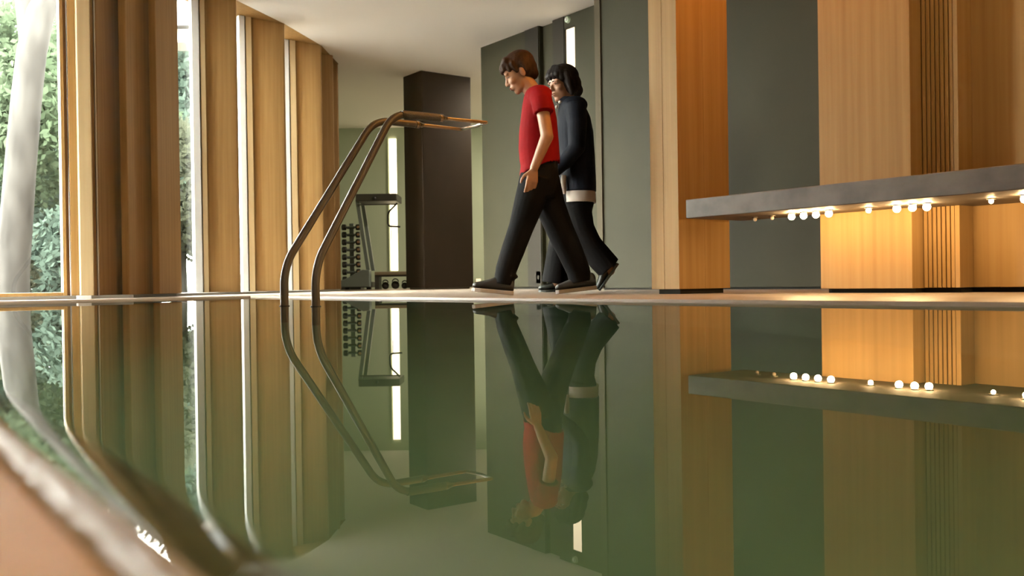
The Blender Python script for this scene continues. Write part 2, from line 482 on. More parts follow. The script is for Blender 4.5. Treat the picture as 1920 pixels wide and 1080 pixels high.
# the dark door panel sits slightly back
sg.box(6.05, 6.15, 7.432, 7.655, 0.036, H)
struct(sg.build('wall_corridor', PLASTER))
struct(MB().box(5.99, 6.0, 7.662, 7.893, 0.036, H).build('door_1', SLOT_DARK))
struct(MB().box(5.994, 6.0, 7.25, 7.428, 0.036, H).build('trim_6', SLOT_DARK))
struct(MB().box(6.03, 6.12, 5.4, 8.70, DK, 0.036).build('baseboard_corridor', SLOT_DARK))
sl = thing('wall_light', 'tall glowing light slot above the dark haired person in the olive wall', 'wall light', (6.02, 7.16, 0.205), 'tall light slots')
MB().box(6.02, 6.03, 7.088, 7.237, 0.21, 2.615).build('diffuser', SLOTLIGHT, sl)
MB().box(6.001, 6.06, 7.0805, 7.087, 0.201, 2.629).box(6.001, 6.06, 7.238, 7.2445, 0.201, 2.629).box(6.001, 6.06, 7.087, 7.238, 2.616, 2.629).box(6.001, 6.06, 7.087, 7.238, 0.201, 0.209).build('frame', SLOT_DARK, sl)
sn = thing('ceiling_sensor', 'small pale sensor just under the ceiling above the light slot', 'sensor', (6.0, 7.18, 2.70))
MB().tube([(6.0, 7.18, 2.70), (5.975, 7.18, 2.70)], [0.035, 0.028], 16).build('housing', GYM_WALL, sn, smooth=True)
MB().ell((5.972, 7.18, 2.70), (0.012, 0.016, 0.016)).build('lens', WHITE, sn, smooth=True)
so = thing('wall_socket', 'small pale socket plate low on the olive wall behind the legs', 'socket', (6.0, 7.71, 0.06))
MB().box(5.990, 5.998, 7.675, 7.755, 0.07, 0.20).build('plate', PLASTER, so, bevel=0.002)
MB().box(5.987, 5.990, 7.70, 7.73, 0.115, 0.155).build('outlet', SLOT_DARK, so)
# nearer wall, running on behind the post
s2 = MB().box(5.2, 5.35, 2.62, 5.866, 0.028, H).box(5.35, 6.15, 5.40, 5.55, 0.028, H)
struct(s2.build('wall_right', PLASTER))
struct(MB().box(5.23, 5.33, 2.62, 5.84, DK, 0.028).build('baseboard_right', SLOT_DARK))
struct(MB().box(5.185, 5.199, 5.80, 5.868, 0.028, H).build('lit_edge_strip', plain('lit_edge_tone', (0.085, 0.070, 0.045), 0.7, 0.0, 0.05)))  # paler strip standing in for light caught on the wall end

# column
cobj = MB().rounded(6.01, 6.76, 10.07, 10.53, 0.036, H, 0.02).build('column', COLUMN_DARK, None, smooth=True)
struct(cobj, 'dark brown square column behind the handrail')
struct(MB().box(6.05, 6.72, 10.11, 10.49, DK, 0.036).build('baseboard_column', TAN))

# gym walls
gw = MB()
gw.wall((9.80, 12.545), (5.80, 15.48), 0.15, DK, H)
struct(gw.build('wall_back', GYM_WALL))
gw = MB()
gw.wall((6.55, 15.1), (4.70, 10.42), 0.15, DK, H)
struct(gw.build('wall_gym_left', GYM_WALL))
struct(MB().box(9.85, 10.0, -3.5, 12.8, DK, H).build('wall_far_right', GYM_WALL))
struct(MB().box(-1.75, 10.0, -3.65, -3.5, DK, H).build('wall_behind', CEIL))
# light slot on the back wall
bd = Vector((0.806, -0.591, 0))
bn = Vector((-0.591, -0.806, 0))
def on_back(s, n, z):
    p = Vector((7.790, 14.02, 0)) + bd * s + bn * n
    return (p.x, p.y, z)
def back_box(mb, s0, s1, n0, n1, z0, z1):
    c = [on_back(s0, n1, z0), on_back(s1, n1, z0), on_back(s1, n0, z0), on_back(s0, n0, z0)]
    mb.prism([(a, b) for a, b, _ in c], z0, z1)
    return mb
g = thing('wall_light', 'tall glowing light slot on the green wall above the treadmill', 'wall light', on_back(0, 0, 0.31), 'tall light slots')
back_box(MB(), -0.062, 0.060, 0.01, 0.03, 0.32, 2.56).build('diffuser', SLOTLIGHT_GYM, g)
fr = MB()
back_box(fr, -0.092, -0.078, 0.0, 0.032, 0.30, 2.58); back_box(fr, 0.063, 0.077, 0.0, 0.032, 0.30, 2.58)
fr.build('frame', GYM_WALL, g)
g = thing('step_light', 'small square step light low on the wall right of the dark column', 'wall light', on_back(1.43, 0.0, 0.09))
back_box(MB(), 1.375, 1.475, -0.03, 0.03, 0.085, 0.165).build('housing', GYM_WALL, g)
back_box(MB(), 1.385, 1.465, 0.0305, 0.036, 0.094, 0.158).build('lens', STEPLIGHT, g)
# hidden lamps added to light the gym, behind the corridor wall and the column
for k, (x, y) in enumerate(((8.7, 11.0), (7.6, 9.6))):
    t = thing('added_gym_lamp', ['added hidden fill lamp in the exercise corner behind the column', 'added hidden fill lamp behind the olive corridor wall'][k], 'ceiling lamp', (x, y, H), 'added gym fill lamps')
    MB().tube([(x, y, H - 0.001), (x, y, H - 0.03)], [0.20, 0.19], 28).build('rim', ALU, t, smooth=True)
    MB().tube([(x, y, H - 0.0305), (x, y, H - 0.05)], [0.18, 0.14], 28).build('diffuser', GYMFILL, t, smooth=True)

# wood panelling
struct(MB().box(3.85, 4.12, 2.275, 2.745, 0.032, H).build('wall_panelling', WOOD, bevel=0.002))
struct(MB().box(4.045, 4.14, -3.5, 2.104, 0.034, H).build('wall_panelling_near', WOOD, bevel=0.002))
st = thing('slatted_panel', 'narrow grooved timber slat panel between the smooth wood panels', 'slatted panel', (3.97, 2.19, 0.04))
MB().box(3.948, 4.05, 2.1265, 2.2745, 0.034, H).build('backing', WOOD, st)
MB().box(3.934, 4.05, 2.1045, 2.126, 0.034, H).build('edge_rib', WOOD, st, bevel=0.0015)
for k in range(7):
    y = 2.1285 + k * 0.0208
    MB().box(3.936, 3.9478, y, y + 0.0155, 0.034, H).build('slat', WOOD, st, bevel=0.0015)
struct(MB().box(4.121, 5.2, 2.62, 2.745, 0.028, H).build('wall_niche', WOOD))
struct(MB().box(3.90, 4.10, 2.29, 2.735, DK, 0.031).box(3.97, 4.10, 2.12, 2.29, DK, 0.031).box(4.08, 4.13, -3.45, 2.12, DK, 0.031).build('baseboard_panelling', SLOT_DARK))

# timber post
po = thing('timber_post', 'broad orange lit timber post at the left end of the stone bench', 'wooden post', (3.69, 3.44, DK))
for (a0, a1, c0, c1) in ((3.500, 3.693, 3.336, 3.440), (3.694, 3.887, 3.336, 3.440), (3.500, 3.693, 3.441, 3.535), (3.694, 3.887, 3.441, 3.535)):
    MB().rounded(a0, a1, c0, c1, 0.038, H, 0.001, 1).build('plank', WOOD, po)
MB().box(3.53, 3.86, 3.36, 3.51, DK, 0.038).build('base', SLOT_DARK, po)

# stone bench with spotlights
be = thing('stone_bench', 'long grey stone bench floating along the timber wall with lights beneath', 'bench', (3.64, 1.0, 0.39))
MB().prism([(3.43, -3.3), (4.0445, -3.3), (4.0440, 2.1020), (3.9310, 2.1020), (3.9310, 2.2740), (3.8495, 2.2745), (3.8495, 3.220), (3.43, 3.220)], 0.388, 0.481).build('slab', BENCH, be, bevel=0.004)
lights = [(3.615, 2.731, 1), (3.615, 2.665, 1), (3.614, 2.598, 1), (3.612, 2.529, 1), (3.650, 2.356, .7), (3.642, 2.218, 1), (3.646, 2.150, 1), (3.668, 2.100, 1), (3.700, 1.851, .55), (3.652, 1.700, 1),
          (3.678, 2.994, 0), (3.666, 2.882, 0), (3.65, 1.52, 1), (3.65, 1.30, 1), (3.65, 1.0, 1), (3.65, 0.6, 1), (3.65, 0.1, 1)]
for (x, y, s) in lights:
    q = 0.0155 * (s if s else 0.6)
    h = MB().tube([(x, y, 0.3878), (x, y, 0.383)], 0.018, 16).build('spotlight', STEEL, be, smooth=True)
    MB().ell((x, y, 0.3825 - q * 0.75), q, nu=12, nv=8).build('bulb', BULB if s else BULB_OFF, h, smooth=True)

# warm ceiling downlights over bench and post
for k, (x, y) in enumerate(((3.60, 2.86), (3.05, 1.2), (3.05, -0.4))):
    t = thing('ceiling_downlight', ['recessed warm downlight in the ceiling nearest the post', 'recessed warm downlight in the ceiling over the bench middle', 'recessed warm downlight in the ceiling near the camera'][k], 'downlight', (x, y, H), 'warm downlights above the bench')
    MB().tube([(x, y, H - 0.0005), (x, y, H - 0.02)], [0.065, 0.06], 24).build('trim_ring', ALU, t, smooth=True)
    MB().tube([(x, y, H - 0.0205), (x, y, H - 0.028)], [0.05, 0.045], 24).build('lens', DOWNLIGHT if k == 0 else DOWNLIGHT_B, t, smooth=True)

t = thing('ceiling_downlight', 'added warm white fill lamp in the ceiling over the near pool edge', 'downlight', (-0.55, 0.6, H))  # out-of-view lamp added to brighten the near stone
MB().tube([(-0.55, 0.6, H - 0.0005), (-0.55, 0.6, H - 0.02)], [0.095, 0.09], 24).build('trim_ring', ALU, t, smooth=True)
MB().tube([(-0.55, 0.6, H - 0.0205), (-0.55, 0.6, H - 0.028)], [0.08, 0.075], 24).build('lens', emit('near_stone_fill', (1.0, 0.76, 0.52), 420.0), t, smooth=True)

# ------------------------------------------------------------------ white block on the curb
wb = MB().box(1.396, 1.482, 7.005, 7.07, DK + 0.0002, 0.036).build('white_block', WHITE, None, bevel=0.002)
tag(wb, 'small white block on the pool edge below the window jamb', 'block')

# ------------------------------------------------------------------ pool handrail
def bend(pts, r=0.12, n=8):
    pts = [Vector(p) for p in pts]
    out = [pts[0]]
    for i in range(1, len(pts) - 1):
        a, b, c = pts[i - 1], pts[i], pts[i + 1]
        rr_ = min(r, (a - b).length * 0.45, (c - b).length * 0.45)
        p, q = b + (a - b).normalized() * rr_, b + (c - b).normalized() * rr_
        for k in range(n + 1):
            t = k / n
            out.append(p * (1 - t) ** 2 + b * 2 * t * (1 - t) + q * t * t)
    out.append(pts[-1])
    return out
hr = thing('pool_handrail', 'bent steel pool handrail rising out of the water in front of the windows', 'handrail', (1.52, 3.55, -1.5))
RL = [(1.513, 3.655, -1.549), (1.513, 3.655, 0.165), (1.985, 3.742, 0.822), (2.21, 3.765, 0.826)]
RR = [(1.550, 3.431, -1.549), (1.550, 3.431, 0.160), (1.975, 3.548, 0.822), (2.215, 3.566, 0.826)]
tipL, tipR = Vector((2.485, 3.794, 0.830)), Vector((2.491, 3.591, 0.834))
for pts, tip in ((RL, tipL), (RR, tipR)):
    pth = bend(pts, 0.085)
    MB().tube(pth, 0.0165, 18).build('rail', STEEL, hr, smooth=True)
    e = Vector(pts[-1])
    d = (tip - e).normalized()
    if pts is RR:
        MB().tube([e - d * 0.20, e - d * 0.19, e - d * 0.01, e + d * 0.004], [0.0168, 0.0185, 0.0185, 0.0168], 18).build('grip_sleeve', GRIP, hr, smooth=True)
    MB().tube([e + d * 0.004, e + d * 0.022, e + d * 0.030, e + d * 0.048], [0.0175, 0.0175, 0.012, 0.0095], 18).build('collar', STEEL_THIN, hr, smooth=True)
    MB().tube([e + d * 0.03, tip], 0.0085, 14).build('end_rod', STEEL_THIN, hr, smooth=True)
    MB().tube([Vector(pts[0]) + Vector((0, 0, 1.540)), Vector(pts[0]) + Vector((0, 0, 1.552))], 0.021, 18).build('ring', BLACK, hr, smooth=True)
MB().tube([tipL + Vector((0, 0.004, 0)), tipL.lerp(tipR, 0.5) + Vector((0.012, 0, 0)), tipR + Vector((0, -0.004, 0))], 0.0085, 14).build('cross_bar', STEEL_THIN, hr, smooth=True)

# ------------------------------------------------------------------ exercise corner
# local frame facing the camera: q to the picture's right, d away, z up
GQ = Vector((0.807, -0.591, 0))
GD = Vector((0.591, 0.807, 0))
def gp(o, q, d, z):
    p = Vector(o) + GQ * q + GD * d
    return Vector((p.x, p.y, z))
def gbox(mb, o, q0, q1, d0, d1, z0, z1):
    c = [gp(o, q0, d0, 0), gp(o, q1, d0, 0), gp(o, q1, d1, 0), gp(o, q0, d1, 0)]
    mb.prism([(p.x, p.y) for p in c], z0, z1)
    return mb
TO = (6.20, 12.81, 0)
tm = thing('treadmill', 'grey treadmill with slanted uprights in front of the green wall', 'treadmill', (6.55, 12.6, DK))
gbox(MB(), TO, 0.06, 0.44, 0.0, 0.62, DK + 0.03, 0.13).build('deck', GYMDARK, tm, bevel=0.01)
hd = MB()
prof2 = [(-0.10, 0.05), (0.46, 0.05), (0.46, 0.30), (0.36, 0.31), (0.10, 0.17), (-0.10, 0.12)]
hd.loft([[gp(TO, q, dd, z) for q, z in prof2] for dd in (-0.22, -0.02)])
hd.build('motor_hood', GYMGREY, tm, bevel=0.01)
for q in (0.06, 0.38):
    gbox(MB(), TO, q, q + 0.06, 0.0, 0.10, DK, DK + 0.035).build('foot', BLACK, tm)
for dd in (0.02, 0.52):
    up = MB()
    up.loft([[gp(TO, q, e, z) for q, e in ((qq - .028, dd), (qq + .028, dd), (qq + .028, dd + .05), (qq - .028, dd + .05))] for qq, z in ((0.405, 0.30), (0.255, 1.36))])
    up.build('upright', GYMGREY, tm, bevel=0.006)
gbox(MB(), TO, 0.24, 0.86, -0.02, 0.58, 1.335, 1.445).build('console', GYMDARK, tm, bevel=0.012)
gbox(MB(), TO, 0.26, 0.86, -0.01, 0.02, 1.275, 1.292).build('lower_bar', GYMDARK, tm, bevel=0.003)
MB().ell(gp(TO, 0.52, -0.025, 1.375), 0.03, nu=10, nv=6).build('knob', BLACK, tm, smooth=True)
MB().tube(bend([gp(TO, 0.86, 0.0, 1.30), gp(TO, 0.72, 0.0, 1.16), gp(TO, 0.715, 0.0, 0.955), gp(TO, 0.90, 0.0, 0.945)], 0.06), 0.014, 10).build('handle', BLACK, tm, smooth=True)
MB().tube([gp(TO, 0.76, 0.0, 0.95), gp(TO, 0.765, 0.0, 0.75)], 0.006, 8).build('cable', BLACK, tm, smooth=True)

DO = (6.72, 13.47, 0)
dr = thing('dumbbell_rack', 'dark upright rack tower holding a column of dumbbells by the windows', 'rack', (6.72, 13.47, DK))
gbox(MB(), DO, -0.035, 0.035, -0.03, 0.03, DK + 0.04, 1.06).build('post', GYMGREY, dr, bevel=0.005)
gbox(MB(), DO, -0.16, 0.16, -0.18, 0.18, DK, DK + 0.04).build('base', GYMDARK, dr, bevel=0.008)
tiers = [0.17 + 0.118 * k for k in range(8)]
for z in tiers:
    gbox(MB(), DO, -0.060, 0.060, -0.11, -0.031, z - 0.026, z - 0.0165).build('cradle', GYMDARK, dr)
def make_dumbbell():
    t = thing('dumbbell', '', 'dumbbell', gp(DO, 0, -0.07, tiers[0]), 'dumbbells on the rack tower')
    c = Vector(gp(DO, 0, -0.07, tiers[0]))
    MB().tube([c - GQ * 0.10, c + GQ * 0.10], 0.016, 12).build('handle', GYMGREY, t, smooth=True)
    for s in (-1, 1):
        hd_ = MB().tube([c + GQ * s * 0.075, c + GQ * s * 0.085, c + GQ * s * 0.135, c + GQ * s * 0.145], [0.036, 0.048, 0.048, 0.038], 8).build('head', BLACK, t)
        e = c + GQ * s * 0.118 - GD * 0.0485
        MB().tube([e + GD * 0.004, e - GD * 0.003], [0.022, 0.021], 12).build('end_disc', COPPER_GLINT if s > 0 else GYMDARK, hd_, smooth=True)  # right-hand disc is coloured as a copper glint on the head
    return t
def copy_tree(o, parent=None):
    c = o.copy()
    COL.objects.link(c)
    if parent is not None:
        c.parent = parent
    for ch in list(o.children):
        copy_tree(ch, c)
    return c
d0 = make_dumbbell()
names = ['lowest dumbbell on the dark rack tower', 'second dumbbell from the bottom of the rack tower', 'third dumbbell from the bottom of the rack tower', 'fourth dumbbell from the bottom of the rack tower',
         'fourth dumbbell from the top of the rack tower', 'third dumbbell from the top of the rack tower', 'second dumbbell from the top of the rack tower', 'topmost dumbbell on the dark rack tower']
for k, z in enumerate(tiers):
    o = d0 if k == 0 else copy_tree(d0)
    o.location = gp(DO, 0, -0.07, z)
    o['label'] = names[k]

BO = (6.57, 12.54, 0)
lb = thing('low_bench', 'low tan topped bench under the light slot beside the column', 'low bench', (6.8, 12.4, DK))
gbox(MB(), BO, 0.06, 0.66, -0.1, 0.25, 0.225, 0.275).build('top', TAN, lb, bevel=0.008)
gbox(MB(), BO, 0.06, 0.66, -0.085, 0.24, 0.20, 0.2245).build('apron', GYMDARK, lb)
for q in (0.06, 0.58):
    gbox(MB(), BO, q, q + 0.06, -0.08, 0.23, DK, 0.1995).build('leg', GYMDARK, lb)
kx = 0
for q, r, lab in ((0.20, 0.055, 'dark round weight under the low bench, left one'), (0.35, 0.062, 'dark round weight with pale handle under the middle of the low bench'), (0.49, 0.05, 'dark round weight under the low bench, right one')):
    c = gp(BO, q, 0.05, DK + r)
    k = thing('kettlebell', lab, 'kettlebell', (c.x, c.y, DK), 'kettlebells under the low bench')
    MB().ell(c, (r, r, r * 0.99), nu=16, nv=10).build('body', GYMDARK, k, smooth=True)
    hb = [c + GQ * (r * 0.75 * math.cos(a)) + Vector((0, 0, r * 0.75 + r * 0.75 * math.sin(a))) for a in np.linspace(0, math.pi, 9)]
    MB().tube(hb, 0.009, 8).build('handle', GYMGREY, k, smooth=True)

# ------------------------------------------------------------------ outside
def from_view(X, Z):        # metres to the right of / ahead of the camera -> world x, y
    return (0.807 * X + 0.591 * Z, -0.591 * X + 0.807 * Z)
gpoly = [from_view(-40, -6), from_view(-1.9, 6.0), from_view(-2.2, 9.0), from_view(-1.5, 17.5), from_view(6, 17.5), from_view(10, 60), from_view(-60, 60)]
gpoly = [(-40, -12), (-1.80, -12), (-1.80, 7.26), (1.50, 7.26), (2.05, 8.15), (2.6, 8.75), (4.60, 10.62), (5.9, 15.8), (16, 40), (-40, 60)]
struct(MB().prism(gpoly, -0.6, -0.05).build('ground', LITTER))
struct(MB().box(-7.5, -1.82, -12, 5.6, -0.049, -0.02).build('light_bounce_paving', STONE))  # unseen pale slab added to bounce daylight up to the ceiling

def leaves(mb_v, mb_f, c, r, n, size):
    p = rng.normal(size=(n, 3))
    p /= np.linalg.norm(p, axis=1)[:, None]
    p *= (rng.random(n) ** 0.45)[:, None]
    p = p * np.array(r) + np.array(c)
    a = rng.normal(size=(n, 3)); a /= np.linalg.norm(a, axis=1)[:, None]
    b = rng.normal(size=(n, 3)); b -= a * (a * b).sum(1)[:, None]; b /= np.linalg.norm(b, axis=1)[:, None]
    s = (size * (0.6 + 0.8 * rng.random(n)))[:, None]
    quad = np.stack([p + a * s, p + b * s * 0.5, p - a * s, p - b * s * 0.5], 1).reshape(-1, 3)
    base = len(mb_v)
    mb_v.extend(map(tuple, quad))
    mb_f.extend([(base + 4 * i, base + 4 * i + 1, base + 4 * i + 2, base + 4 * i + 3) for i in range(n)])

def tree(label, base, trunk, crowns, mat, size, name='tree', bark=BARK):
    t = thing(name, label, 'tree', (base[0], base[1], -0.05), 'trees outside the windows')
    m = MB()
    for pts, rad in trunk:
        m.tube(pts, rad, 14)
    m.build('trunk', bark, t, smooth=True)
    vs, fs = [], []
    for c, r, n in crowns:
        leaves(vs, fs, c, r, n, size)
    k = MB()
    k.v, k.f = vs, fs
    k.build('foliage', mat, t)
    return t
# the thick pale trunk close to the big window
def vp(X, Z, z):
    a = from_view(X, Z)
    return (a[0], a[1], z)
tree('thick pale trunked tree leaning right close behind the big window', from_view(-5.04, 9.4),
     [([vp(-5.06, 9.4, -0.1), vp(-5.03, 9.4, 0.3), vp(-4.98, 9.4, 0.8), vp(-4.925, 9.4, 1.39), vp(-4.86, 9.4, 2.0), vp(-4.80, 9.4, 2.46), vp(-4.71, 9.4, 2.85), vp(-4.54, 9.5, 3.3), vp(-4.1, 9.7, 4.2)], [0.175, 0.160, 0.152, 0.146, 0.142, 0.138, 0.135, 0.11, 0.08]),
      ([vp(-4.80, 9.42, 2.6), vp(-4.86, 9.4, 3.1), vp(-5.1, 9.2, 4.4)], [0.125, 0.10, 0.07])],
     [(vp(-4.8, 9.8, 5.4), (2.0, 2.0, 1.0), 2500)], LEAF_A, 0.10)
def bush_tree(label, X, Z, hz, r, n, mat, size, tr=0.09, lean=0.0):
    x, y = from_view(X, Z)
    crowns = []
    for k in range(9):
        dx, dy, dz = rng.uniform(-1, 1), rng.uniform(-1, 1), rng.uniform(-1, 1)
        crowns.append(((x + dx * r * 0.7, y + dy * r * 0.7, hz + dz * r * 0.8), (r * 0.55, r * 0.55, r * 0.42), n // 4))
    size *= 0.72
    tree(label, (x, y), [([(x, y, -0.1), (x + lean * 0.5, y, hz * 0.5), (x + lean, y, hz)], [tr, tr * 0.8, tr * 0.5])], crowns, mat, size)
bush_tree('bushy mid green tree filling the upper left of the big window', -7.2, 12.6, 2.9, 1.5, 5200, LEAF_A, 0.085)
bush_tree('deep green tree behind the pale trunk, low in the big window', -7.0, 14.6, 1.5, 1.6, 5200, LEAF_B, 0.09)
bush_tree('slender stemmed green tree right of the pale trunk', -6.0, 12.8, 2.4, 1.4, 4200, LEAF_A, 0.08, 0.05)
bush_tree('tall deep green tree at the right edge of the big window', -6.4, 15.6, 3.6, 1.9, 5200, LEAF_B, 0.10)
bush_tree('olive green tree seen through the first gap between the fins', -4.75, 13.4, 1.5, 1.05, 3000, LEAF_C, 0.085)
bush_tree('loose leafed tree behind the first gap, above the white roof edge', -8.0, 18.5, 5.2, 1.5, 3200, LEAF_A, 0.10)
bush_tree('pale leafed tree seen through the narrow second gap', -3.62, 12.3, 1.5, 0.56, 1500, LEAF_C, 0.085)
bush_tree('large deep green tree far behind the garden', -9.6, 19.0, 3.5, 2.6, 5200, LEAF_B, 0.13)
bush_tree('wide green tree far behind the slender stem', -7.6, 20.0, 4.2, 2.6, 5200, LEAF_A, 0.13)
bush_tree('low blue green shrub behind the pale trunk base', -5.2, 11.6, 0.55, 0.75, 2600, LEAF_B, 0.07, 0.03)
bush_tree('low shrub at the left edge of the big window', -6.6, 11.8, 0.5, 0.8, 2600, LEAF_C, 0.07, 0.03)
# white roof edge beyond the fins
rf = thing('roof_edge', 'white and grey roof edge outside, seen through the gaps between fins', 'roof', (*from_view(-4.0, 12.0), -0.05))
def vbox(mb, X0, X1, Z0, Z1, z0, z1):
    mb.prism([from_view(X0, Z0), from_view(X1, Z0), from_view(X1, Z1), from_view(X0, Z1)], z0, z1)
    return mb
vbox(MB(), -4.9, -2.9, 12.0, 12.6, 3.45, 3.83).build('fascia', ROOFW, rf)
vbox(MB(), -4.9, -2.9, 11.92, 12.55, 3.835, 4.02).build('coping', ROOFW, rf)
vbox(MB(), -4.9, -2.9, 12.15, 12.6, 3.27, 3.445).build('soffit', GREYLINE, rf)
vbox(MB(), -2.62, -2.42, 12.2, 12.4, -0.05, 3.26).build('post', WOOD, rf)
vbox(MB(), -4.36, -4.26, 12.1, 12.3, 4.03, 4.9).build('upper_post', WOOD, rf)

# ------------------------------------------------------------------ people
def hand(mb, wrist, d, palm, thumb, sc, curl=0.5):
    """palm + four bent fingers + thumb; d = pointing direction, palm = direction the palm faces, thumb = side of the thumb"""
    wrist, d, palm, thumb = Vector(wrist), Vector(d).normalized(), Vector(palm).normalized(), Vector(thumb).normalized()
    k = sc
    for s in (-0.030, -0.010, 0.010, 0.030):
        mb.cap(wrist + d * 0.012 * k + thumb * s * 0.55 * k, wrist + d * 0.082 * k + thumb * s * k, 0.0145 * k, 0.0125 * k, 10)
    for s, ln, cu in ((0.031, 0.92, 0.85), (0.0105, 1.0, 1.0), (-0.0105, 0.94, 1.1), (-0.031, 0.76, 1.2)):
        p = wrist + d * 0.084 * k + thumb * s * k
        ang = 0.25 * cu * curl * 2
        for seg, r1, r2 in ((0.038, 0.0098, 0.0090), (0.026, 0.0090, 0.0082), (0.020, 0.0082, 0.0070)):
            v = d * math.cos(ang) + palm * math.sin(ang)
            q = p + v * seg * ln * k
            mb.cap(p, q, r1 * k, r2 * k, 10)
            p = q
            ang += 0.42 * curl * 2 * cu
    p = wrist + d * 0.022 * k + thumb * 0.026 * k
    for v, seg, r1, r2 in ((d * 0.6 + thumb * 0.72 + palm * 0.25, 0.040, 0.0140, 0.0115), (d * 0.85 + thumb * 0.36 + palm * 0.35, 0.030, 0.0115, 0.0100), (d * 0.95 + thumb * 0.05 + palm * 0.35, 0.024, 0.0100, 0.0080)):
        q = p + v.normalized() * seg * k
        mb.cap(p, q, r1 * k, r2 * k, 10)
        p = q

class HeadFrame:
    """x forward, y to the person's left, z up, origin between the ears"""
    def __init__(self, c, fwd, up, sc):
        self.c = Vector(c)
        x = Vector(fwd).normalized()
        z = Vector(up)
        z = (z - x * z.dot(x)).normalized()
        y = z.cross(x)
        self.M = Matrix((x, y, z)).transposed()
        self.s = sc
    def p(self, x, y, z):
        return self.c + self.M @ (Vector((x, y, z)) * self.s)
    def ell(self, mb, c, r, nu=18, nv=12):
        mb.ell(self.p(*c), tuple(a * self.s for a in r), rot=self.M, nu=nu, nv=nv)
    def cap(self, mb, a, b, r1, r2):
        mb.cap(self.p(*a), self.p(*b), r1 * self.s, r2 * self.s, 12)

def head_shapes(mb, F):
    F.ell(mb, (-0.010, 0, 0.045), (0.094, 0.074, 0.080))
    F.ell(mb, (0.030, 0, 0.030), (0.064, 0.066, 0.068))
    F.ell(mb, (0.034, 0, -0.030), (0.056, 0.058, 0.072))
    F.ell(mb, (0.030, 0, -0.072), (0.050, 0.050, 0.034))
    F.ell(mb, (0.066, 0, -0.092), (0.020, 0.022, 0.018))
    F.ell(mb, (0.072, 0, -0.055), (0.022, 0.032, 0.026))
    F.cap(mb, (0.086, 0, 0.012), (0.106, 0, -0.026), 0.0085, 0.0110)
    F.ell(mb, (0.096, 0.010, -0.030), (0.010, 0.008, 0.008))
    F.ell(mb, (0.096, -0.010, -0.030), (0.010, 0.008, 0.008))
    for s in (-1, 1):
        F.ell(mb, (0.080, s * 0.030, 0.024), (0.013, 0.026, 0.010))
        F.ell(mb, (0.062, s * 0.040, -0.026), (0.026, 0.020, 0.024))
        F.ell(mb, (-0.006, s * 0.074, -0.012), (0.019, 0.008, 0.030))
        F.ell(mb, (-0.010, s * 0.079, -0.002), (0.014, 0.007, 0.018))
    F.ell(mb, (0.092, 0, -0.053), (0.0105, 0.022, 0.0065))
    F.ell(mb, (0.089, 0, -0.065), (0.0105, 0.020, 0.0070))

def face_parts(F, parent, open_=0.6, lip=LIPS, hair=HAIR_B):
    for s in (-1, 1):
        e = MB()
        F.ell(e, (0.0765, s * 0.031, 0.006), (0.0125, 0.0145, 0.0085 * open_))
        eo = e.build('eye', EYEW, parent, smooth=True)
        i = MB()
        F.ell(i, (0.0868, s * 0.031, 0.0055), (0.0034, 0.0064, 0.0064 * open_))
        i.build('iris', IRIS, eo, smooth=True)
        b = MB()
        F.cap(b, (0.093, s * 0.014, 0.0255), (0.086, s * 0.044, 0.0275), 0.0032, 0.0024)
        b.build('eyebrow', hair, parent, smooth=True)
    m = MB()
    F.ell(m, (0.0985, 0, -0.0545), (0.0060, 0.019, 0.0042))
    F.ell(m, (0.0955, 0, -0.0640), (0.0060, 0.017, 0.0046))
    m.build('mouth', lip, parent, smooth=True)

def ring(c, ax, ay, n=20, p=2.3):
    c, ax, ay = Vector(c), Vector(ax), Vector(ay)
    out = []
    for k in range(n):
        t = 2 * math.pi * k / n
        ca, sa = math.cos(t), math.sin(t)
        out.append(c + ax * math.copysign(abs(ca) ** (2 / p), ca) + ay * math.copysign(abs(sa) ** (2 / p), sa))
    return out

def shoe(parent, toe, heel, ankle, width, upper_mat, sole_mat, sole_t, name='shoe'):
    """toe and heel are points on the ground line of the sole; ankle the top opening"""
    toe, heel, ankle = Vector(toe), Vector(heel), Vector(ankle)
    d = (toe - heel).normalized()
    side = Vector((0, 1, 0))
    up = d.cross(side)
    if up.z < 0:
        up = -up
    L = (toe - heel).length
    prof = [(0.0, 0.72, 0.060), (0.06, 0.86, 0.078), (0.25, 0.85, 0.085), (0.42, 0.86, 0.078), (0.60, 0.98, 0.056), (0.78, 1.0, 0.042), (0.92, 0.80, 0.034), (0.99, 0.50, 0.022)]
    u = MB()
    u.loft([ring(heel + d * (t * L) + up * (sole_t + hh * L / 0.24 * 0.5), side * (width * w * 0.5), up * (hh * L / 0.24 * 0.5), 18, 2.6) for t, w, hh in prof])
    a0 = heel + d * (0.20 * L) + up * (0.06 * L / 0.24)
    u.tube([a0, a0.lerp(ankle, 0.6), ankle], [0.042 * L / 0.24, 0.040 * L / 0.24, 0.040 * L / 0.24], 16)
    o = fused(u, name, upper_mat, parent, 0.005, 5)
    s = MB()
    outline = []
    for t, w, hh in prof:
        outline.append((t, w * 0.5 + 0.02))
    pts = [(t, w) for t, w in outline] + [(t, -w) for t, w in outline[::-1]]
    s.loft([[heel + d * (t * L) + side * (w * width) + up * z for t, w in pts] for z in (0.0, sole_t)])
    s.build('sole', sole_mat, o, bevel=0.003)
    return o

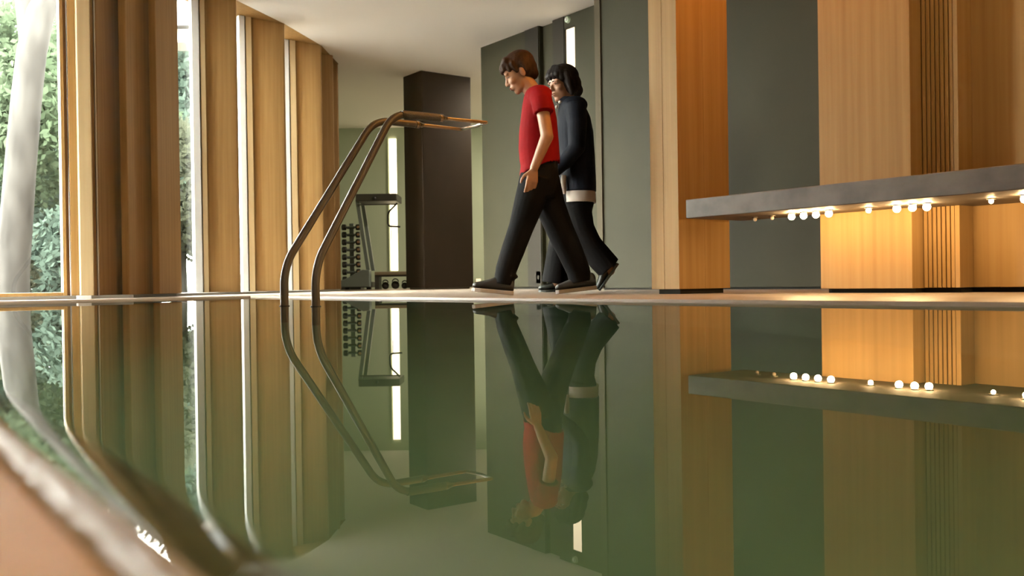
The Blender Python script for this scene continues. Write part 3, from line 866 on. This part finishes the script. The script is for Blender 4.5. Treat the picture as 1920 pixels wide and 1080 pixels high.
# ---- the boy: local x = picture right, y = away from the camera, z up; sketched on a grid of 331 units per metre
def person_root(label, X, Z, name='person'):
    x, y = from_view(X, Z)
    o = bpy.data.objects.new(name, None)
    COL.objects.link(o)
    o.location = (x, y, DK)
    o.rotation_euler = (0, 0, -CAM_YAW)
    return tag(o, label, 'person')
boy = person_root('boy in a red t-shirt and dark trousers walking with head bowed', 0.0906, 5.287)
def B(x, y, d=0.0):
    return Vector(((x - 990) / 331.0, d, (553.5 - y) / 331.0))
fwd = Vector((-0.90, 0.0, -0.46))
FB = HeadFrame(B(981, 138), fwd, Vector((-0.46, 0, 0.90)), 0.93)
b = MB()
head_shapes(b, FB)
b.cap(B(988, 150), B(1007, 178), 0.046, 0.050)
# trunk and legs under the clothes
b.ell(B(1015, 205), (0.085, 0.13, 0.12))
b.ell(B(1014, 262), (0.085, 0.115, 0.17))
b.ell(B(1016, 330), (0.078, 0.100, 0.09))
for hip, knee, ank in ((B(1014, 338, -0.055), B(978, 425, -0.06), B(944, 522, -0.05)), (B(1020, 338, 0.055), B(1051, 430, 0.068), B(1090, 520, 0.06))):
    b.cap(hip, knee, 0.060, 0.048)
    b.cap(knee, ank, 0.050, 0.036)
# near (left) arm
b.cap(B(1017, 196, -0.125), B(1027, 266, -0.175), 0.038, 0.035)
b.cap(B(1027, 266, -0.175), B(1003, 322, -0.165), 0.036, 0.024)
hand(b, B(1002, 325, -0.165), Vector((-0.17, -0.0, -1)), Vector((-0.25, 0.95, 0)), Vector((-1, -0.15, 0.1)), 0.82, 0.42)
# far arm, swung back behind the trunk
b.cap(B(1017, 196, 0.125), B(1026, 262, 0.18), 0.038, 0.035)
b.cap(B(1026, 262, 0.18), B(1016, 320, 0.19), 0.036, 0.024)
hand(b, B(1015, 323, 0.19), Vector((-0.1, 0.05, -1)), Vector((-0.25, -0.95, 0)), Vector((-1, 0.15, 0.1)), 0.82, 0.42)
fused(b, 'body', SKIN, boy, 0.0042, 5)
face_parts(FB, boy, 0.35, LIPS, HAIR_B)
hb = MB()
FB.ell(hb, (-0.016, 0, 0.056), (0.102, 0.083, 0.082))
FB.ell(hb, (-0.045, 0, 0.020), (0.070, 0.080, 0.085))
FB.ell(hb, (-0.066, 0, -0.020), (0.040, 0.062, 0.055))
for s in (-1, 1):
    FB.cap(hb, (0.026, s * 0.066, 0.060), (0.020, s * 0.074, 0.006), 0.020, 0.011)
    FB.cap(hb, (0.052, s * 0.052, 0.070), (0.056, s * 0.060, 0.036), 0.022, 0.014)
    FB.cap(hb, (-0.030, s * 0.066, 0.040), (-0.034, s * 0.070, -0.010), 0.026, 0.016)
for y_ in (-0.045, -0.022, 0.0, 0.022, 0.045):
    FB.cap(hb, (0.045, y_ * 0.9, 0.108 - abs(y_) * 0.3), (0.088 - abs(y_) * 0.25, y_, 0.074 - abs(y_) * 0.2), 0.026, 0.019)
    FB.cap(hb, (0.088 - abs(y_) * 0.25, y_, 0.074), (0.100 - abs(y_) * 0.25, y_ * 1.05, 0.052), 0.018, 0.010)
fused(hb, 'hair', HAIR_B, boy, 0.0045, 4)
# t-shirt
ts = MB()
rows = [(167, 995, 1021, 0.060), (174, 990, 1030, 0.095), (184, 986.5, 1037, 0.128), (200, 983.5, 1043.5, 0.138), (225, 980, 1048, 0.138), (250, 977, 1050, 0.132), (280, 975.5, 1052, 0.130), (302, 977, 1053, 0.134), (312, 979, 1052.5, 0.136)]
ts.loft([ring(B((x0 + x1) / 2, y), B(x1, y) - B((x0 + x1) / 2, y), Vector((0, w, 0)), 24, 2.4) for y, x0, x1, w in rows] +
        [ring(B(1013, 316), B(1050, 300) - B(1013, 316), Vector((0, 0.134, 0)), 24, 2.4)])
for s in (-1, 1):
    a_ = B(1015, 184, s * 0.105); m_ = B(1019, 200, s * 0.140); e_ = B(1022, 222, s * 0.158)
    ts.ell(a_, (0.072, 0.05, 0.050))
    ts.tube([a_, m_, e_], [0.062, 0.060, 0.056], 18)
fused(ts, 't_shirt', RED, boy, 0.006, 4)
# trousers
tr = MB()
tr.loft([ring(B(1016, 300), Vector((0.098, 0, 0)), Vector((0, 0.122, 0)), 24, 2.4), ring(B(1015, 325), Vector((0.105, 0, 0)), Vector((0, 0.130, 0)), 24, 2.4),
         ring(B(1014, 352), Vector((0.108, 0, 0)), Vector((0, 0.134, 0)), 24, 2.4), ring(B(1015, 372), Vector((0.08, 0, 0)), Vector((0, 0.12, 0)), 24, 2.4)])
tr.tube([B(1008, 335, -0.065), B(994, 382, -0.065), B(978, 428, -0.06), B(962, 470, -0.055), B(949, 506, -0.05), B(944, 533, -0.05)], [0.094, 0.086, 0.070, 0.066, 0.060, 0.056], 20)
tr.tube([B(1022, 335, 0.065), B(1034, 385, 0.068), B(1052, 430, 0.068), B(1072, 475, 0.065), B(1086, 510, 0.062), B(1090, 531, 0.06)], [0.094, 0.088, 0.080, 0.074, 0.068, 0.066], 20)
for (x, y, d, r) in ((944, 516, -0.05, 0.052), (955, 519, -0.05, 0.050), (1085, 516, 0.06, 0.062), (1092, 520, 0.06, 0.060)):
    tr.ell(B(x, y, d), (r, r * 1.05, r * 0.4))
fused(tr, 'trousers', TROUS, boy, 0.006, 4)
shoe(boy, B(884, 545, -0.05), B(962, 553.3, -0.05), B(946, 525, -0.05), 0.088, SHOE, SOLE, 0.022)
shoe(boy, B(1042, 553, 0.06), B(1120, 545, 0.06), B(1094, 515, 0.06), 0.088, SHOE, SOLE, 0.022)

# ---- the woman: grid of 277 units per metre
wo = person_root('person with a black bob in a navy jacket walking behind the boy', 0.4152, 6.318)
def Wp(x, y, d=0.0):
    return Vector(((x - 1075) / 277.0, d, (548.3 - y) / 277.0))
FW = HeadFrame(Wp(1060, 160), Vector((-0.80, -0.56, -0.16)), Vector((-0.1, 0, 1)), 1.0)
b = MB()
head_shapes(b, FW)
b.cap(Wp(1067, 172), Wp(1076, 200), 0.052, 0.056)
b.ell(Wp(1082, 234), (0.085, 0.13, 0.13))
b.ell(Wp(1083, 300), (0.09, 0.13, 0.18))
b.ell(Wp(1082, 365), (0.095, 0.13, 0.10))
for hip, knee, ank in ((Wp(1078, 375, 0.08), Wp(1058, 455, 0.08), Wp(1042, 532, 0.07)), (Wp(1084, 375, -0.08), Wp(1096, 458, -0.08), Wp(1140, 508, -0.07))):
    b.cap(hip, knee, 0.080, 0.058)
    b.cap(knee, ank, 0.058, 0.040)
# near arm swings forward behind the boy, far arm too
b.cap(Wp(1082, 216, -0.165), Wp(1080, 285, -0.215), 0.040, 0.036)
b.cap(Wp(1080, 285, -0.215), Wp(1034, 330, -0.20), 0.038, 0.026)
hand(b, Wp(1031, 333, -0.20), Vector((-0.75, 0.0, -0.65)), Vector((-0.25, 0.95, 0)), Vector((-0.65, -0.15, 0.75)), 0.92, 0.45)
b.cap(Wp(1082, 216, 0.165), Wp(1092, 285, 0.215), 0.040, 0.036)
b.cap(Wp(1092, 285, 0.215), Wp(1070, 345, 0.21), 0.038, 0.026)
hand(b, Wp(1069, 348, 0.21), Vector((-0.3, 0.0, -0.95)), Vector((-0.25, -0.95, 0)), Vector((-0.95, 0.15, 0.2)), 0.92, 0.45)
fused(b, 'body', SKIN_W, wo, 0.0050, 5)
face_parts(FW, wo, 0.55, LIPS, HAIR_W)
hw = MB()
FW.ell(hw, (-0.020, 0, 0.055), (0.112, 0.096, 0.090))
FW.ell(hw, (-0.040, 0, 0.000), (0.092, 0.104, 0.095))
FW.ell(hw, (-0.052, 0, -0.050), (0.082, 0.104, 0.060))
for s in (-1, 1):
    FW.cap(hw, (0.020, s * 0.078, 0.060), (0.012, s * 0.088, -0.030), 0.030, 0.024)
    FW.cap(hw, (0.012, s * 0.088, -0.030), (0.006, s * 0.086, -0.074), 0.024, 0.016)
    FW.cap(hw, (0.052, s * 0.060, 0.075), (0.050, s * 0.068, 0.034), 0.028, 0.018)
for y_ in (-0.05, -0.025, 0.0, 0.025, 0.05):
    FW.cap(hw, (0.045, y_ * 0.9, 0.112 - abs(y_) * 0.3), (0.090 - abs(y_) * 0.35, y_, 0.070), 0.030, 0.024)
    FW.cap(hw, (0.088 - abs(y_) * 0.35, y_, 0.072), (0.090 - abs(y_) * 0.35, y_ * 1.05, 0.046), 0.022, 0.012)
fused(hw, 'hair', HAIR_W, wo, 0.005, 4)
jk = MB()
rows = [(187, 1060, 1086, 0.075), (193, 1054, 1094, 0.11), (204, 1051, 1102, 0.155), (222, 1049, 1110, 0.175), (250, 1048, 1115.5, 0.172), (290, 1049, 1118, 0.168), (330, 1051, 1119, 0.178), (362, 1055, 1119.5, 0.190)]
jk.loft([ring(Wp((x0 + x1) / 2, y), Wp(x1, y) - Wp((x0 + x1) / 2, y), Vector((0, w, 0)), 26, 2.5) for y, x0, x1, w in rows])
for s in (-1, 1):
    jk.ell(Wp(1080, 204, s * 0.13), (0.085, 0.06, 0.06))
jk.tube([Wp(1080, 206, -0.14), Wp(1082, 240, -0.195), Wp(1080, 286, -0.215), Wp(1060, 310, -0.208), Wp(1037, 329, -0.20)], [0.072, 0.066, 0.058, 0.050, 0.044], 18)
jk.tube([Wp(1080, 206, 0.14), Wp(1086, 240, 0.195), Wp(1092, 286, 0.215), Wp(1080, 320, 0.212), Wp(1071, 343, 0.21)], [0.072, 0.066, 0.058, 0.050, 0.044], 18)
jk.tube([Wp(1068, 194), Wp(1069, 184)], [0.078, 0.066], 20)
fused(jk, 'jacket', NAVY, wo, 0.0065, 4)
sh = MB()
sh.loft([ring(Wp(1087, 340), Vector((0.100, 0, 0)), Vector((0, 0.150, 0)), 26, 2.5), ring(Wp(1087, 366), Vector((0.113, 0, 0)), Vector((0, 0.184, 0)), 26, 2.5), ring(Wp(1087, 382), Vector((0.115, 0, 0)), Vector((0, 0.186, 0)), 26, 2.5)])
sh.build('shirt_tail', SHIRTW, wo, smooth=True)
MB().tube([Wp(1057, 334, -0.150), Wp(1056, 352, -0.155), Wp(1057, 368, -0.150)], [0.016, 0.020, 0.016], 10).build('shirt_front', SHIRTW, wo, smooth=True)
co = MB()
co.ell(Wp(1053.5, 195, -0.060), (0.012, 0.03, 0.011))
co.ell(Wp(1047, 203, -0.045), (0.010, 0.03, 0.011))
co.build('shirt_collar', SHIRTW, wo, smooth=True)
tw = MB()
tw.loft([ring(Wp(1085, 350), Vector((0.108, 0, 0)), Vector((0, 0.158, 0)), 24, 2.4), ring(Wp(1083, 380), Vector((0.118, 0, 0)), Vector((0, 0.162, 0)), 24, 2.4), ring(Wp(1080, 408), Vector((0.105, 0, 0)), Vector((0, 0.150, 0)), 24, 2.4)])
tw.tube([Wp(1072, 390, 0.075), Wp(1060, 430, 0.08), Wp(1050, 475, 0.08), Wp(1044, 510, 0.075), Wp(1041, 531, 0.075)], [0.098, 0.088, 0.086, 0.088, 0.092], 20)
tw.tube([Wp(1082, 390, -0.075), Wp(1090, 430, -0.08), Wp(1104, 460, -0.08), Wp(1124, 486, -0.075), Wp(1140, 504, -0.072)], [0.096, 0.086, 0.084, 0.088, 0.086], 20)
fused(tw, 'trousers', TROUS_W, wo, 0.0065, 4)
shoe(wo, Wp(1009, 547.5, 0.075), Wp(1070, 547.5, 0.075), Wp(1050, 528, 0.075), 0.088, SHOE_W, SHOE_W, 0.016)
shoe(wo, Wp(1122, 547, -0.07), Wp(1158, 497, -0.07), Wp(1140, 503, -0.07), 0.088, SHOE_W, SHOE_W, 0.016)

for o in bpy.data.objects:
    if '_base' in o.keys():
        del o['_base']
